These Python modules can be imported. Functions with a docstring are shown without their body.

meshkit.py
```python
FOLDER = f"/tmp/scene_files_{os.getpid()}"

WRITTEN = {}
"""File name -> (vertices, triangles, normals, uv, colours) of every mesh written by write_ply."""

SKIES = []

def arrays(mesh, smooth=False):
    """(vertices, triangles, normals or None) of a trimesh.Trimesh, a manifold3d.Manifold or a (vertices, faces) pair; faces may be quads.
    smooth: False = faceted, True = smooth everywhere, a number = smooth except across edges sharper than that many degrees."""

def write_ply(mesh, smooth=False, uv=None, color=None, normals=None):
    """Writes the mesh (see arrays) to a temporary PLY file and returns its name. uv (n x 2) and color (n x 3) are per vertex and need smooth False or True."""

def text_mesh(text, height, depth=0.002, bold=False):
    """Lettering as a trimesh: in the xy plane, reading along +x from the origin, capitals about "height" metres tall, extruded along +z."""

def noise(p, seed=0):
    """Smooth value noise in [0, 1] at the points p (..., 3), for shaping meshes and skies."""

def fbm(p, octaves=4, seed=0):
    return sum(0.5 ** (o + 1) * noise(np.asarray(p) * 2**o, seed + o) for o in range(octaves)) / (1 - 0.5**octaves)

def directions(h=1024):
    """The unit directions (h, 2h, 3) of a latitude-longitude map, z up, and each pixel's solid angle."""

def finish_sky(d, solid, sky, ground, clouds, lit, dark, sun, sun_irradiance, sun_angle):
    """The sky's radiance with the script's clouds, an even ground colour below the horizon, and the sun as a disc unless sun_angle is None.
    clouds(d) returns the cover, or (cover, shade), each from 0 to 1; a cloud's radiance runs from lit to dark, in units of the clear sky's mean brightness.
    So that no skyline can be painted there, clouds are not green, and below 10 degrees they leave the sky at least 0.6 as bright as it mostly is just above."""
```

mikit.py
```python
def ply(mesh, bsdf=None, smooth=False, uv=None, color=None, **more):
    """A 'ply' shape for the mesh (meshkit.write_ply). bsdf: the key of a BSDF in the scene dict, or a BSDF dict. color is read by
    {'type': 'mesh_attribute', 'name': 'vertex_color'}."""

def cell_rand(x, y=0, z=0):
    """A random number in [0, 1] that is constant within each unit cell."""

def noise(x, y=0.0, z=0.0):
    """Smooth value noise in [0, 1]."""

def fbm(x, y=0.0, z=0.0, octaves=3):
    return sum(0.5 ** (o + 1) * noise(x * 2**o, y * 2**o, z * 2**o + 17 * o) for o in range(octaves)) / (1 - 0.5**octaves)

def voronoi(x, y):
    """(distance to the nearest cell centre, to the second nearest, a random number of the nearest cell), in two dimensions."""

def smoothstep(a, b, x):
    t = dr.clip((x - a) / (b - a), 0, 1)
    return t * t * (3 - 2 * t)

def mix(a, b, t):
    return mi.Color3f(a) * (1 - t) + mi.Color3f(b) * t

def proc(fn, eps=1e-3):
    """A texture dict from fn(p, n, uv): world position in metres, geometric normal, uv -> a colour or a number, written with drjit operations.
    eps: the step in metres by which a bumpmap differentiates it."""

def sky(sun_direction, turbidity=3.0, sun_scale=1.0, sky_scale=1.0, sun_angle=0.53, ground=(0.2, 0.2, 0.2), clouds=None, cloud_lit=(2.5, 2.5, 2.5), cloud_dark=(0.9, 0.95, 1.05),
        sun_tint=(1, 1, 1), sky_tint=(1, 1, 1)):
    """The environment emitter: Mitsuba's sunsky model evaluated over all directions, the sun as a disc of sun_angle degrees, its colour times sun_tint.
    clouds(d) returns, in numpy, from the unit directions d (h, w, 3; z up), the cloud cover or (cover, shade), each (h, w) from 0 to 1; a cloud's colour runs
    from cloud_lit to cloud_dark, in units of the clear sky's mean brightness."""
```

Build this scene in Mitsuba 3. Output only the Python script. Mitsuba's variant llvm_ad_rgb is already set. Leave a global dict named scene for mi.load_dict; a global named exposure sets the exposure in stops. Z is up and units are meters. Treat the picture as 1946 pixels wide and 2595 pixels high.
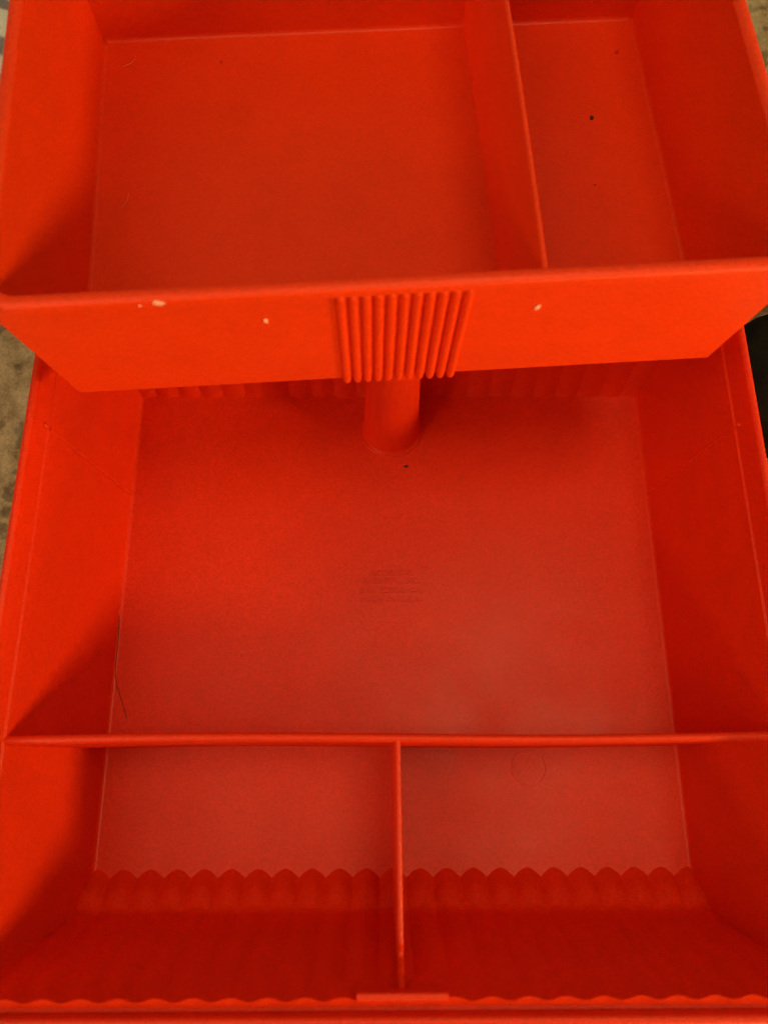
import math
import numpy as np
import trimesh
import mitsuba as mi
import drjit as dr
import mikit
import meshkit

scene = {"type": "scene"}
labels = {}
T = mi.ScalarTransform4f

# ------------------------------------------------------------------ camera
CAM = np.array([-0.00575, 0.05626, 0.34825])
FWD = np.array([0.00726, 0.30951, -0.95087])
UP = np.array([0.00213, 0.95089, 0.30953])
scene["camera"] = {"type": "thinlens", "fov": 53.5047, "fov_axis": "x",
                   "aperture_radius": 0.0017, "focus_distance": 0.325,
                   "near_clip": 0.01, "far_clip": 50.0,
                   "to_world": T().look_at(origin=CAM.tolist(), target=(CAM + FWD).tolist(), up=UP.tolist())}
exposure = 0.06

# ------------------------------------------------------------------ light: a dim warm room, unseen lamps and added fill lights
scene["room_light"] = {"type": "constant", "radiance": {"type": "rgb", "value": [0.22, 0.170, 0.092]}}


def lamp(key, pos, radius, rgb, label):
    scene[key] = {"type": "sphere", "center": list(pos), "radius": radius,
                  "emitter": {"type": "area", "radiance": {"type": "rgb", "value": list(rgb)}},
                  "bsdf": {"type": "diffuse"}}
    labels[key] = {"label": label, "category": "lamp"}


def panel(key, pos, half, rgb, label):
    scene[key] = {"type": "rectangle", "to_world": T().translate(list(pos)).rotate([1, 0, 0], 180).scale([half, half, 1]),
                  "emitter": {"type": "area", "radiance": {"type": "rgb", "value": list(rgb)}}, "bsdf": {"type": "diffuse"}}
    labels[key] = {"label": label, "category": "lamp"}


lamp("unseen_lamp", (0.82, -0.21, 0.42), 0.065, (138, 115, 42), "unseen warm lamp out of view at the front right, lighting the left walls and the raised tray front")  # out of view, placed to light the left walls and raised front
lamp("unseen_lamp_001", (-0.95, -0.95, 0.85), 0.14, (19, 15, 8.5), "unseen lamp out of view far off at the front left, lighting the raised tray floor and right walls")  # source out of view, lights the raised floor and right-hand walls
lamp("unseen_lamp_002", (0.66, -0.78, 0.14), 0.10, (55, 48, 17), "added low warm fill light out of view in front, brightening the raised tray front wall")  # added fill, brightens the outer front wall of the raised tray
panel("unseen_ceiling_lamp", (0.30, 0.12, 1.6), 0.22, (8.8, 7.0, 3.4), "unseen square light out of view high above, lighting the tray floors")  # overhead source out of view, lights the floors and their sheen
panel("unseen_ceiling_lamp_001", (-0.85, -0.30, 1.4), 0.5, (2.2, 1.7, 0.9), "added large dim fill panel out of view high at the left, brightening the right walls")  # added soft fill, lifts the right-hand walls evenly

# ------------------------------------------------------------------ materials
nz, fb, sst, mixc = mikit.noise, mikit.fbm, mikit.smoothstep, mikit.mix


def plastic_shade(p, r, gr):
    g = nz(p.x * 2100, p.y * 2100, p.z * 2100) - 0.5
    b = fb(p.x * 60, p.y * 60, p.z * 60, octaves=3) - 0.5
    k = 1 + 0.24 * g + 0.10 * b
    return mi.Color3f(r * k, gr * k, 0.002)


def lower_color(p, n, uv):
    return plastic_shade(p, 0.66, 0.024)


def upper_color(p, n, uv):
    return plastic_shade(p, 0.70, 0.034)  # stronger light on the upper tray painted in as a brighter red


def plastic_rough(p, n, uv):
    return 0.43 + 0.16 * (fb(p.x * 45, p.y * 45, p.z * 45, octaves=3) - 0.5)


def plastic_bump(p, n, uv):
    return nz(p.x * 1500, p.y * 1500, p.z * 1500)


for nm, fn in (("red_plastic", lower_color), ("lit_red_plastic", upper_color)):
    scene[nm] = {"type": "twosided", "bsdf": {
        "type": "bumpmap", "scale": 0.00003, "texture": mikit.proc(plastic_bump, eps=2e-4),
        "bsdf": {"type": "principled", "base_color": mikit.proc(fn),
                 "roughness": mikit.proc(plastic_rough), "specular": 0.27}}}


def ground_color(p, n, uv):
    a = fb(p.x * 38, p.y * 38, 0.3, octaves=4)
    b = fb(p.x * 210, p.y * 210, 2.3, octaves=3)
    c = nz(p.x * 1300, p.y * 1300, 5.1)
    t = dr.clip(0.5 + 1.5 * (a - 0.5) + 0.9 * (b - 0.5) + 0.35 * (c - 0.5), 0, 1)
    col = mixc((0.12, 0.075, 0.036), (0.49, 0.375, 0.25), t)
    pit = sst(0.60, 0.74, fb(p.x * 120 + 7, p.y * 120, 9.0, octaves=3))
    return col * (1 - 0.45 * pit)


def ground_height(p, n, uv):
    return fb(p.x * 120 + 7, p.y * 120, 9.0, octaves=4)


scene["ground_stone"] = {"type": "twosided", "bsdf": {
    "type": "bumpmap", "scale": 0.004, "texture": mikit.proc(ground_height, eps=8e-4),
    "bsdf": {"type": "principled", "base_color": mikit.proc(ground_color), "roughness": 0.85, "specular": 0.25}}}


def black_color(p, n, uv):
    k = nz(p.x * 900, p.y * 900, p.z * 900)
    return mi.Color3f(0.0022 + 0.003 * k, 0.002 + 0.0025 * k, 0.002 + 0.0025 * k)


scene["black_fabric"] = {"type": "twosided", "bsdf": {"type": "principled", "base_color": mikit.proc(black_color), "roughness": 0.85, "specular": 0.15}}
scene["seam_thread"] = {"type": "twosided", "bsdf": {"type": "principled", "base_color": {"type": "rgb", "value": [0.14, 0.085, 0.045]}, "roughness": 0.7}}


def cloth_color(p, n, uv):
    s = p.y + 0.25 * (p.x + 0.23) + 0.004 * (fb(p.x * 90, p.y * 90, 0.0) - 0.5)
    d = dr.abs(s - 0.4835)
    d2 = dr.abs(s - 0.4545)
    k = 0.9 + 0.2 * nz(p.x * 1500, p.y * 1500, 0.0)
    dark = dr.maximum(1 - sst(0.003, 0.0055, d), 1 - sst(0.003, 0.0055, d2))
    return mixc((0.62, 0.60, 0.58), (0.20, 0.185, 0.21), dark) * k


scene["striped_cloth"] = {"type": "twosided", "bsdf": {"type": "principled", "base_color": mikit.proc(cloth_color), "roughness": 0.9, "specular": 0.2}}
scene["chip_white"] = {"type": "twosided", "bsdf": {"type": "principled", "base_color": {"type": "rgb", "value": [0.80, 0.30, 0.22]}, "roughness": 0.7}}
scene["dark_crumb"] = {"type": "twosided", "bsdf": {"type": "principled", "base_color": {"type": "rgb", "value": [0.03, 0.010, 0.006]}, "roughness": 0.8}}
scene["red_crumb"] = {"type": "twosided", "bsdf": {"type": "principled", "base_color": {"type": "rgb", "value": [0.46, 0.013, 0.004]}, "roughness": 0.8}}
scene["dark_hair"] = {"type": "twosided", "bsdf": {"type": "principled", "base_color": {"type": "rgb", "value": [0.03, 0.008, 0.005]}, "roughness": 0.5}}
scene["pale_hair"] = {"type": "twosided", "bsdf": {"type": "principled", "base_color": {"type": "rgb", "value": [0.85, 0.22, 0.12]}, "roughness": 0.5}}


# ------------------------------------------------------------------ helpers
def numbered(name):
    if name not in scene and name not in labels:
        return name
    k = 1
    while f"{name}_{k:03d}" in scene or f"{name}_{k:03d}" in labels:
        k += 1
    return f"{name}_{k:03d}"


def obj(name, mesh, mat, parent=None, xf=None, smooth=35, label=None):
    key = numbered((parent + "__" if parent else "") + name)
    scene[key] = mikit.ply(mesh, mat, smooth=smooth, **({"to_world": xf} if xf is not None else {}))
    if label:
        labels[key] = {"label": label}
    return key


def thing(key, label, cat, group=None, kind=None):
    labels[key] = {"label": label, "category": cat}
    if group:
        labels[key]["group"] = group
    if kind:
        labels[key]["kind"] = kind
    return key


def cat(*ms):
    return trimesh.util.concatenate(list(ms))


def outward(m):
    m.merge_vertices()
    trimesh.repair.fix_normals(m)
    return m


def prism(prof, a, b, axis, close=True):
    """Closed profile (n x 2) swept between a and b along the axis ('x': prof is (y,z); 'y': prof is (x,z); 'z': (x,y))."""
    prof = np.asarray(prof, float)
    ts = np.linspace(a, b, 2) if np.isscalar(a) else np.asarray(a)
    v = []
    for t in ts:
        for p, q in prof:
            v.append({"x": (t, p, q), "y": (p, t, q), "z": (p, q, t)}[axis])
    n = len(prof)
    f = []
    for s in range(len(ts) - 1):
        for i in range(n if close else n - 1):
            j = (i + 1) % n
            f += [[s * n + i, s * n + j, (s + 1) * n + j], [s * n + i, (s + 1) * n + j, (s + 1) * n + i]]
    if close:
        from shapely.geometry import Polygon
        tv, tf = trimesh.creation.triangulate_polygon(Polygon(prof), engine="earcut")
        idx = [int(np.argmin(((prof - w) ** 2).sum(1))) for w in tv]
        for t in tf:
            f.append([idx[t[0]], idx[t[1]], idx[t[2]]])
            o = (len(ts) - 1) * n
            f.append([o + idx[t[0]], o + idx[t[2]], o + idx[t[1]]])
    m = trimesh.Trimesh(np.array(v), np.array(f), process=False)
    return outward(m)


def loop_sweep(prof, hx0, hx1, y0, y1, corner=0.006, n=7):
    """Profile (outward offset, z), closed, swept round the rectangle x in [hx0,hx1], y in [y0,y1] with rounded corners."""
    path = []
    for cx, cy, a0 in ((hx1, y1, 0), (hx0, y1, 90), (hx0, y0, 180), (hx1, y0, 270)):
        sx, sy = (1 if cx == hx1 else -1), (1 if cy == y1 else -1)
        ccx, ccy = cx - sx * corner, cy - sy * corner
        for k in range(n):
            a = math.radians(a0 + 90 * k / (n - 1))
            path.append((ccx, ccy, math.cos(a), math.sin(a)))
    v = []
    for ccx, ccy, c, s in path:
        for o, z in prof:
            v.append((ccx + c * (corner + o), ccy + s * (corner + o), z))
    P, n_ = len(path), len(prof)
    f = []
    for i in range(P):
        for j in range(n_):
            a, b = i * n_ + j, i * n_ + (j + 1) % n_
            c, d = ((i + 1) % P) * n_ + j, ((i + 1) % P) * n_ + (j + 1) % n_
            f += [[a, c, d], [a, d, b]]
    return outward(trimesh.Trimesh(np.array(v), np.array(f), process=False))


def hexa(c):
    """8 corners: inner bottom a,b; inner top a,b; outer top a,b; outer bottom a,b."""
    c = np.array(c, float)
    f = [[0, 1, 3, 2], [2, 3, 5, 4], [4, 5, 7, 6], [6, 7, 1, 0], [0, 2, 4, 6], [1, 7, 5, 3]]
    t = []
    for q in f:
        t += [[q[0], q[1], q[2]], [q[0], q[2], q[3]]]
    return outward(trimesh.Trimesh(c, np.array(t), process=False))


def tube(pts, r, n=8):
    pts = np.array(pts, float)
    v, f = [], []
    for i, p in enumerate(pts):
        d = pts[min(i + 1, len(pts) - 1)] - pts[max(i - 1, 0)]
        d /= np.linalg.norm(d)
        a = np.cross(d, [0.13, 0.21, 0.97])
        a /= np.linalg.norm(a)
        b = np.cross(d, a)
        rr = r if np.isscalar(r) else r[i]
        for k in range(n):
            t = 2 * math.pi * k / n
            v.append(p + rr * (math.cos(t) * a + math.sin(t) * b))
    for i in range(len(pts) - 1):
        for k in range(n):
            a0, a1 = i * n + k, i * n + (k + 1) % n
            f += [[a0, a1, a1 + n], [a0, a1 + n, a0 + n]]
    for k in range(1, n - 1):
        f += [[0, k + 1, k], [(len(pts) - 1) * n, (len(pts) - 1) * n + k, (len(pts) - 1) * n + k + 1]]
    return outward(trimesh.Trimesh(np.array(v), np.array(f), process=False))


def spline(pts, n=24):
    from scipy.interpolate import CubicSpline
    pts = np.array(pts, float)
    return CubicSpline(np.linspace(0, 1, len(pts)), pts)(np.linspace(0, 1, n))


def fillet(r, n=5):
    """Points of a concave quarter fillet in (out, up): from (-r,0) on the floor to (0,r) on the wall."""
    return [(-r + r * math.sin(t), r - r * math.cos(t)) for t in np.linspace(0, math.pi / 2, n)]


def plate_profile(half, z0, z1, n=6):
    """Cross-section (offset, z) of a thin plate with a rounded top edge, feet z0."""
    pts = [(-half * 1.15, z0), (half * 1.15, z0)]
    for k in range(n + 1):
        a = math.pi * k / n
        pts.append((half * math.cos(a), z1 - half + half * math.sin(a)))
    return pts


def bumpy_blob(c, s, seed, n=2):
    m = trimesh.creation.icosphere(subdivisions=n)
    v = m.vertices.copy()
    k = 0.65 + 0.7 * meshkit.fbm(v * 1.7 + seed * 3.1, octaves=3, seed=seed)
    m.vertices = v * k[:, None] * np.array(s) + np.array(c)
    return m


# ------------------------------------------------------------------ ground
g = np.linspace(-1.6, 1.6, 33)
gx, gy = np.meshgrid(g, g + 0.2)
gv = np.stack([gx.ravel(), gy.ravel(), np.full(gx.size, -0.0035)], 1)
ii = np.arange(32)
gf = []
for i in ii:
    for j in ii:
        a = i * 33 + j
        gf += [[a, a + 1, a + 34], [a, a + 34, a + 33]]
scene["ground"] = mikit.ply(trimesh.Trimesh(gv, np.array(gf), process=False), "ground_stone")
labels["ground"] = {"label": "rough mottled beige brown stone ground under the trays", "category": "ground", "kind": "structure"}

# ------------------------------------------------------------------ lower tray
LT = thing("organizer_tray", "large red plastic tray with fluted end walls, post and two cross dividers, underneath", "tray", "red organizer trays")
W, D = 0.125, 0.2320
H1, A1, H2 = 0.077, 0.1332, 0.0865
DRF = (A1 - W) / H1                       # outward draft of the walls per metre of height
# floor slab with a small fillet along the side walls
obj("floor", prism([(-W - 0.001, -0.003), (W + 0.001, -0.003), (W + 0.001, 0), (-W - 0.001, 0)], -0.0015, D + 0.0015, "y"), "red_plastic", LT)
for s in (-1, 1):
    fl = fillet(0.0016, 6)
    prof = [(s * (W + DRF * z + o), z) for o, z in fl]
    prof += [(s * (A1 - 0.0002), H1 - 0.0006), (s * (A1 + 0.0006), H1), (s * (A1 + 0.0014), H2), (s * (A1 + 0.0040), H2),
             (s * (W + 0.0045), -0.003), (s * (W - 0.0016), -0.0006)]
    m = prism(prof, -0.013, D + 0.013, "y")
    reach = 0.0050 + (m.vertices[:, 2] + 0.003) * 0.122      # the ends lean out with the end walls
    m.vertices[:, 1] = np.where(m.vertices[:, 1] < 0, -reach, D + reach)
    key = obj("side_wall", m, "red_plastic", LT)
    # thin upright moulding line and the little nub at its head, on the ledge
    x0, z0, x1, z1 = s * (W + 0.0002), 0.0008, s * (A1 + 0.0001), H1 - 0.0004
    obj("moulding_rib", tube([(x0, 0.1788, z0), (x1, 0.1788, z1)], 0.0011, 8), "red_plastic", key)
    obj("nub", bumpy_blob((s * (A1 + 0.0006), 0.1790, H1 + 0.0022), (0.0011, 0.0011, 0.0011), 5), "red_plastic", key)

PITCH = 0.01118


def flute_sheet(k, end):
    """One upright half-round flute of an end wall, column number k; end = -1 the front wall, +1 the rear wall."""
    nx = 15
    # cove at the foot: (height, reach into the tray, depth of the flutes)
    if end < 0:
        key = [(0, 0.0118, 0.0036), (0.0025, 0.0096, 0.0036), (0.0065, 0.0066, 0.0034), (0.0085, 0.0040, 0.0028), (0.0102, 0.0014, 0.0018), (0.0125, 0.0004, 0.0011), (0.018, 0, 0.0012), (0.0866, 0, 0.0012)]
    else:
        key = [(0, 0.0012, 0.0014), (0.003, 0.0004, 0.0013), (0.008, 0, 0.0012), (0.03, 0, 0.0010), (0.0866, 0, 0.0010)]
    kz, kc, ka = np.array(key).T
    zs = np.concatenate([np.linspace(0, 0.020, 22), np.linspace(0.020, 0.0866, 16)[1:]])
    ys, amps = np.interp(zs, kz, kc), np.interp(zs, kz, ka)
    t = np.linspace(-1, 1, nx)
    x = (k + t / 2) * PITCH
    arch = 1 - np.abs(t) ** 1.7
    wave = np.cos(t * math.pi)
    v = []
    for z, c, a0 in zip(zs, ys, amps):
        up_ = sst_np(0.066, 0.084, z)
        prof = a0 * (1 - up_) * (arch - 0.62) - 0.00055 * up_ * wave
        for xx, pp in zip(x, prof):
            yy = -0.138 * z + c + pp
            v.append((xx, (yy if end < 0 else D - yy), z))
    for xx in x:                      # flat shelf on top
        v.append((xx, (-0.0140 if end < 0 else D + 0.0140), 0.0848))
    f = []
    for i in range(len(zs)):
        for j in range(nx - 1):
            a = i * nx + j
            f += [[a, a + 1, a + nx + 1], [a, a + nx + 1, a + nx]]
    f = np.array(f)
    if end < 0:
        f = f[:, ::-1]
    return trimesh.Trimesh(np.array(v), f, process=False)


def sst_np(a, b, x):
    t = min(max((x - a) / (b - a), 0), 1)
    return t * t * (3 - 2 * t)


for end, nm in ((-1, "front_wall"), (1, "rear_wall")):
    def Y(y):
        return y if end < 0 else D - y
    prof = [(Y(-0.0056), -0.003), (Y(-0.0040), -0.0008), (Y(-0.0146), 0.0825), (Y(-0.0168), 0.0825)]
    m = prism(prof, -0.137, 0.137, "x")
    m.vertices[:, 0] = np.sign(m.vertices[:, 0]) * (0.1293 + (m.vertices[:, 2] + 0.003) * 0.094)
    key = obj(nm, m, "red_plastic", LT)
    for k in range(-12, 13):
        m = flute_sheet(k, end)
        lim = W + DRF * m.vertices[:, 2] + 0.0008
        m.vertices[:, 0] = np.clip(m.vertices[:, 0], -lim, lim)
        obj("flute", m, "red_plastic", key, smooth=50)
    # top lip: inner shelf, groove, outer bead
    groove = [(Y(-0.0139), 0.0848), (Y(-0.0144), 0.0843), (Y(-0.0146), 0.0835), (Y(-0.0146), 0.0820), (Y(-0.0139), 0.0820)]
    obj("lip", prism(groove, -0.1345, 0.1345, "x"), "red_plastic", key)
obj("tab", prism([(-0.0098, 0.0835), (-0.0098, 0.0884), (-0.0102, 0.0888), (-0.0116, 0.0888), (-0.0120, 0.0884), (-0.0120, 0.0835)], -0.0125, 0.0148, "x"),
    "red_plastic", LT + "__front_wall")

# rounded rim bead round the top
rim = [(-0.0013, 0.0835)] + [(0.0002 + 0.0015 * math.cos(a), 0.0874 + 0.0013 * math.sin(a)) for a in np.linspace(math.pi, 0, 9)] + [(0.0016, 0.0835)]
obj("rim", loop_sweep(rim, -0.1360, 0.1360, -0.0172, D + 0.0172, corner=0.006), "red_plastic", LT)

# cross divider (left to right), slightly bowed, top level with the ledge
N = 41
xs = np.linspace(-A1 - 0.0004, A1 + 0.0004, N)
prof = plate_profile(0.00155, 0.0, H1, 8)
v, f = [], []
for x in xs:
    t = (x + A1) / (2 * A1)
    bow = 0.00045 * math.sin(2 * math.pi * t) - 0.0011 * (t - 0.5) * 0 - 0.0004 * (1 - t)
    for o, z in prof:
        zz = z
        lim = (abs(x) - W) / DRF if abs(x) > W else 0.0
        v.append((x, 0.0636 + bow * 1.6 + o, max(zz, min(lim - 0.001, H1 - 0.002))))
n = len(prof)
for i in range(N - 1):
    for j in range(n):
        a, b = i * n + j, i * n + (j + 1) % n
        f += [[a, b, b + n], [a, b + n, a + n]]
obj("cross_divider", outward(trimesh.Trimesh(np.array(v), np.array(f), process=False)), "red_plastic", LT, smooth=50)
# short divider (front to back) from the front wall to the cross divider, dipping before the wall
h = 0.00095
ys = [0.0626, 0.045, 0.02, 0.0012, -0.0004, -0.0022, -0.0040, -0.0075, -0.0122]
zt = [H1, H1, H1, H1, H1 - 0.0012, H1 - 0.0034, H1 - 0.0022, 0.0812, 0.0858]
zb = [0, 0, 0, 0, 0, 0.02, 0.035, 0.062, 0.08]
v, f = [], []
for y, z1, z0 in zip(ys, zt, zb):
    for o, z in plate_profile(h, z0, z1, 8):
        v.append((0.0006 + (0.0637 - y) * 0.006 + o, y, z))
n = len(plate_profile(h, 0, 1, 8))
for i in range(len(ys) - 1):
    for j in range(n):
        a, b = i * n + j, i * n + (j + 1) % n
        f += [[a, b, b + n], [a, b + n, a + n]]
obj("short_divider", outward(trimesh.Trimesh(np.array(v), np.array(f), process=False)), "red_plastic", LT, smooth=50)

# round post that carries the upper tray
ring = []
for r, z in ((0.0158, 0.0), (0.0153, 0.0007), (0.0147, 0.0011), (0.0141, 0.0017), (0.0138, 0.0026), (0.0134, 0.006), (0.0125, 0.03), (0.0115, 0.06), (0.0106, 0.0927)):
    ring.append((r, z))
post = trimesh.creation.revolve(np.array([(0, 0)] + ring + [(0, 0.0927)]), sections=64)
post.apply_translation((0.0007, 0.2138, 0))
pk = obj("post", outward(post), "red_plastic", LT, smooth=40)
collar = trimesh.creation.revolve(np.array([(0.0144, 0.0), (0.0160, 0.0), (0.0160, 0.0007), (0.0156, 0.0011), (0.0150, 0.0011), (0.0144, 0.0007), (0.0144, 0.0)]), sections=64)
collar.apply_translation((0.0007, 0.2138, 0.0))
obj("collar", outward(collar), "red_plastic", pk, smooth=40)

# ejector rings on the floor
for x, y, r, hh in ((0.0592, 0.0525, 0.0074, 0.0006), (-0.0592, 0.0535, 0.0074, 0.00025), (0.0004, 0.1740, 0.0075, 0.00028), (0.0, 0.1090, 0.0075, 0.00022)):
    a = np.linspace(0, 2 * math.pi, 49)
    pr = np.array([(r - 0.0003, -0.0002), (r + 0.0003, -0.0002), (r + 0.00022, hh), (r - 0.00022, hh), (r - 0.0003, -0.0002)])
    m = trimesh.creation.revolve(pr, sections=64)
    m.apply_translation((x, y, 0))
    obj("moulding_ring", outward(m), "red_plastic", LT + "__floor", smooth=False)

# moulded lettering on the floor
for text, cx, cy, wid in (("MODEL 101", 0.0004, 0.1398, 0.0198), ("PARMITY, INC.", 0.0003, 0.1356, 0.0268), ("SAN DIEGO, CA.", 0.0002, 0.1313, 0.0290), ("MADE IN U.S.A.", 0.0001, 0.1272, 0.0282)):
    m = meshkit.text_mesh(text, 0.0026, 0.0009, bold=True)
    lo, hi = m.bounds
    m.apply_translation((-(lo[0] + hi[0]) / 2, -(lo[1] + hi[1]) / 2, 0))
    m.apply_scale((wid / (hi[0] - lo[0]), 1, 1))
    m.apply_translation((cx, cy, -0.0001))
    obj("lettering", m, "red_plastic", LT + "__floor", smooth=False)

# ------------------------------------------------------------------ upper tray
UT = thing("organizer_tray_001", "smaller red plastic tray raised on the post behind, with ribbed front grip", "tray", "red organizer trays")
PSI = 0.0616
UX = T().translate([0.0012, 0.1967, 0.0955]).rotate([0, 0, 1], math.degrees(PSI))
UM = np.array(UX.matrix, float)
B0, B1, K, E = 0.1159, 0.1228, 0.0630, 0.1653
DF = 0.091
TH = 0.0030


def inner(z):
    return DF * 1.0 * z


obj("floor", prism([(-B0 - 0.001, -0.003), (B0 + 0.001, -0.003), (B0 + 0.001, 0), (-B0 - 0.001, 0)], -0.001, E + 0.001, "y"), "lit_red_plastic", UT, UX)
iz = K - 0.001
d0, d1 = 0.0, inner(iz)


def ring_pts(o, z):
    s = 0.68 * o
    return [(-B0 - s, -o, z), (B0 + s, -o, z), (B0 + s, E + o, z), (-B0 - s, E + o, z)]


ib, it, ot, ob = ring_pts(0, -0.0005), ring_pts(d1, iz), ring_pts(d1 + TH, iz), ring_pts(TH, -0.003)
walls = {}
for i, nm in enumerate(("front_wall", "side_wall", "rear_wall", "side_wall")):
    j = (i + 1) % 4
    k = obj(nm, hexa([ib[i], ib[j], it[i], it[j], ot[i], ot[j], ob[i], ob[j]]), "lit_red_plastic", UT, UX)
    walls.setdefault(nm, k)
    # soft moulded fillet along the floor edge
    a, b = np.array(ring_pts(0, 0)[i]), np.array(ring_pts(0, 0)[j])
    inn = np.array([(0, 1, 0), (-1, 0, 0), (0, -1, 0), (1, 0, 0)][i], float)
    r = 0.0016
    sec = [(-p, q) for p, q in fillet(r, 6)]      # distance inward, height
    pts = sec + [(-0.0006, r), (-0.0006, -0.0004), (r, -0.0004)]
    v, f = [], []
    for end_, sgn in ((a, 1), (b, -1)):
        for p, q in pts:
            w = end_ + inn * p + np.array([0, 0, q + 0.0]) + sgn * (b - a) / np.linalg.norm(b - a) * (p * 1.0)
            w = w - inn * (DF * max(q, 0))
            v.append(w)
    n = len(pts)
    for q in range(n):
        f += [[q, (q + 1) % n, (q + 1) % n + n], [q, (q + 1) % n + n, q + n]]
    for q in range(1, n - 1):
        f += [[0, q + 1, q], [n, n + q, n + q + 1]]
    obj("fillet", outward(trimesh.Trimesh(np.array(v), np.array(f), process=False)), "lit_red_plastic", k, UX, smooth=40)

o0 = d1 - 0.0002
rim = [(o0, K - 0.0030)] + [(o0 + 0.0023 + 0.0023 * math.cos(a), K - 0.0012 + 0.0013 * math.sin(a)) for a in np.linspace(math.pi, 0, 13)] + [(o0 + 0.0046, K - 0.0036), (o0 + 0.0030, K - 0.0038)]
obj("rim", loop_sweep(rim, -B0 + 0.0020, B0 - 0.0020, 0, E, corner=0.0015), "lit_red_plastic", UT, UX, smooth=45)

# divider that runs front to back
v, f = [], []
pr = plate_profile(0.00085, 0, K - 0.0004, 8)
ys = np.linspace(-inner(iz) - 0.0002, E + inner(iz) + 0.0002, 31)
for y in ys:
    over = max(-y, y - E, 0)
    for o, z in pr:
        v.append((0.0421 + 0.0008 * math.sin(math.pi * y / E) + o, y, max(z, min(over / DF - 0.002, K - 0.004))))
n = len(pr)
for i in range(len(ys) - 1):
    for j in range(n):
        a, b = i * n + j, i * n + (j + 1) % n
        f += [[a, b, b + n], [a, b + n, a + n]]
obj("divider", outward(trimesh.Trimesh(np.array(v), np.array(f), process=False)), "lit_red_plastic", UT, UX, smooth=50)

# grip: eleven upright half-round ribs on the front wall
of = -(TH)
for k in range(11):
    x = 0.0006 + (k - 5) * 0.00388
    p0 = np.array([x, -TH - 0.0001, -0.0054])
    p1 = np.array([x, -TH - DF * 0.0615 - 0.0001, 0.0592])
    L = [p0 + (p1 - p0) * t for t in (0, 0.012, 0.03, 0.5, 0.975, 0.99, 1)]
    obj("grip_rib", tube(L, [0.0010, 0.0013, 0.00150, 0.00150, 0.00150, 0.0012, 0.0007], 16), "lit_red_plastic", walls["front_wall"], UX, smooth=50)


def up(p):
    return (UM @ np.array([*p, 1.0]))[:3]


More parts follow.
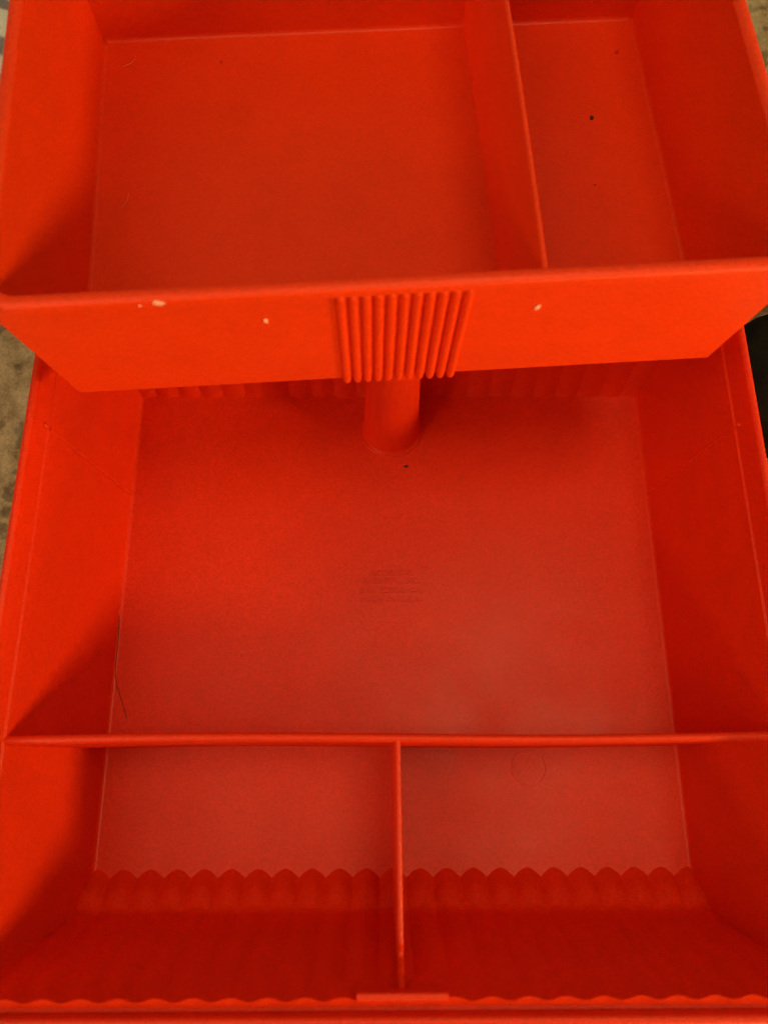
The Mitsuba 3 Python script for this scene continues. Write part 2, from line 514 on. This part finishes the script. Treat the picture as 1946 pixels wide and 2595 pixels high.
# ------------------------------------------------------------------ bits of dirt, chips and hairs
def chip(pts, x, z, rot, label):
    """A thin flake of white on the upper tray's outer front wall."""
    y = (-TH - DF * (z + 0.003) - 0.0001) if z < 0.055 else -0.0097
    m = bumpy_blob((0, 0, 0), (pts[0], 0.0006, pts[1]), pts[2], 2)
    m.apply_transform(trimesh.transformations.rotation_matrix(rot, (0, 1, 0)))
    m.apply_translation((x, y, z))
    m.apply_transform(UM)
    key = numbered("chip")
    scene[key] = mikit.ply(m, "chip_white", smooth=True)
    thing(key, label, "chip", "white chips on the front of the raised tray")


chip((0.0022, 0.0011, 3), -0.0712, 0.0613, 0.15, "largest pale chip, on the raised tray's front lip at the left")
chip((0.0006, 0.0005, 7), -0.0768, 0.0606, 0.0, "tiny pale chip left of the largest one on the front lip")
chip((0.0007, 0.0013, 11), -0.0425, 0.0453, -0.15, "small pale chip on the front wall left of the ribbed grip")
chip((0.0008, 0.0013, 13), 0.0429, 0.0447, 0.55, "small slanted pale chip on the front wall right of the ribbed grip")


def crumb(pos, s, seed, mat, label):
    key = numbered("crumb")
    scene[key] = mikit.ply(bumpy_blob(pos, s, seed), mat, smooth=False)
    thing(key, label, "crumb", "dark crumbs lying in the trays")


crumb((0.0078, 0.1930, 0.0004), (0.0010, 0.0006, 0.0005), 2, "dark_crumb", "dark crumb on the lower tray floor just in front of the post")
crumb(up((0.0899, 0.1105, 0.0005)), (0.0007, 0.0010, 0.0005), 4, "dark_crumb", "darkest crumb, in the raised tray's narrow right compartment")
crumb(up((0.1064, 0.1461, 0.0003)), (0.0008, 0.0008, 0.0004), 6, "red_crumb", "faint reddish crumb near the back of the raised tray's right compartment")
crumb(up((-0.0653, 0.1506, 0.0002)), (0.0004, 0.0009, 0.0003), 8, "red_crumb", "faint speck in the raised tray's wide left compartment")
crumb(up((0.0862, 0.0766, 0.0002)), (0.0004, 0.0004, 0.0003), 9, "red_crumb", "very small speck in front of the darkest crumb in the right compartment")


def hair(pts, r, mat, label):
    key = numbered("hair")
    scene[key] = mikit.ply(tube(spline(pts), r, 6), mat, smooth=True)
    thing(key, label, "hair", "hairs lying in the trays")


hair([(-0.1246, 0.1196, 0.0010), (-0.1240, 0.1032, 0.0004), (-0.1238, 0.0931, 0.0003), (-0.1213, 0.0849, 0.0002), (-0.1168, 0.0739, 0.0002)], 0.00011, "dark_hair", "long dark hair along the lower tray's left floor edge")
hair([up(p) for p in ((-0.1021, 0.1559, 0.0004), (-0.1030, 0.1528, 0.0003), (-0.1073, 0.1500, 0.0003))], 0.00010, "pale_hair", "short pale curved fibre near the back left of the raised tray")
hair([up(p) for p in ((-0.1024, 0.0833, 0.0004), (-0.1029, 0.0795, 0.0003), (-0.1049, 0.0768, 0.0003))], 0.00010, "pale_hair", "short pale curved fibre halfway along the raised tray's left side")

# ------------------------------------------------------------------ things lying beside the trays
BG = thing("pouch", "black cloth pouch lying on the ground to the right of the trays", "pouch")
m = trimesh.creation.icosphere(subdivisions=5)
v = m.vertices.copy()
sg = np.sign(v)
v = sg * np.abs(v) ** 0.62
v *= np.array([0.095, 0.036, 0.027])
nn = meshkit.fbm(v * 38, octaves=3, seed=3)
v = v * (0.90 + 0.2 * nn)[:, None]
v[:, 1] += 0.002 * np.sin(v[:, 0] * 40)
m.vertices = v + np.array([0.243, 0.226, 0.0225])
m.vertices[:, 2] = np.maximum(m.vertices[:, 2], -0.0033)
obj("body", m, "black_fabric", BG, smooth=True)
obj("seam", tube(spline([(0.176, 0.242, 0.012), (0.184, 0.226, 0.017), (0.200, 0.206, 0.018), (0.235, 0.199, 0.017), (0.30, 0.202, 0.014)]), 0.0006, 6), "seam_thread", BG, smooth=True)

CL = thing("cloth", "pale grey striped cloth lying on the ground behind the raised tray at the left", "cloth")
cx_, cy_ = np.meshgrid(np.linspace(-0.40, -0.205, 60), np.linspace(0.445, 0.66, 60))
P = np.stack([cx_.ravel(), cy_.ravel(), 0 * cx_.ravel()], 1)
z = 0.004 + 0.010 * meshkit.fbm(P * 26, octaves=3, seed=5)
edge = np.minimum.reduce([(P[:, 0] + 0.40), (-0.205 - P[:, 0]), (P[:, 1] - 0.445), (0.66 - P[:, 1])])
z = np.where(edge < 0.012, -0.0030 + (z + 0.003) * np.clip(edge / 0.012, 0, 1) ** 0.5, z)
P[:, 0] += 0.008 * (meshkit.fbm(np.stack([0 * P[:, 0], P[:, 1] * 30, 0 * P[:, 0]], 1), octaves=2, seed=8) - 0.5)
P[:, 2] = z
ff = []
for i in range(59):
    for j in range(59):
        a = i * 60 + j
        ff += [[a, a + 1, a + 61], [a, a + 61, a + 60]]
top = trimesh.Trimesh(P, np.array(ff), process=False)
obj("sheet", top, "striped_cloth", CL, smooth=True)
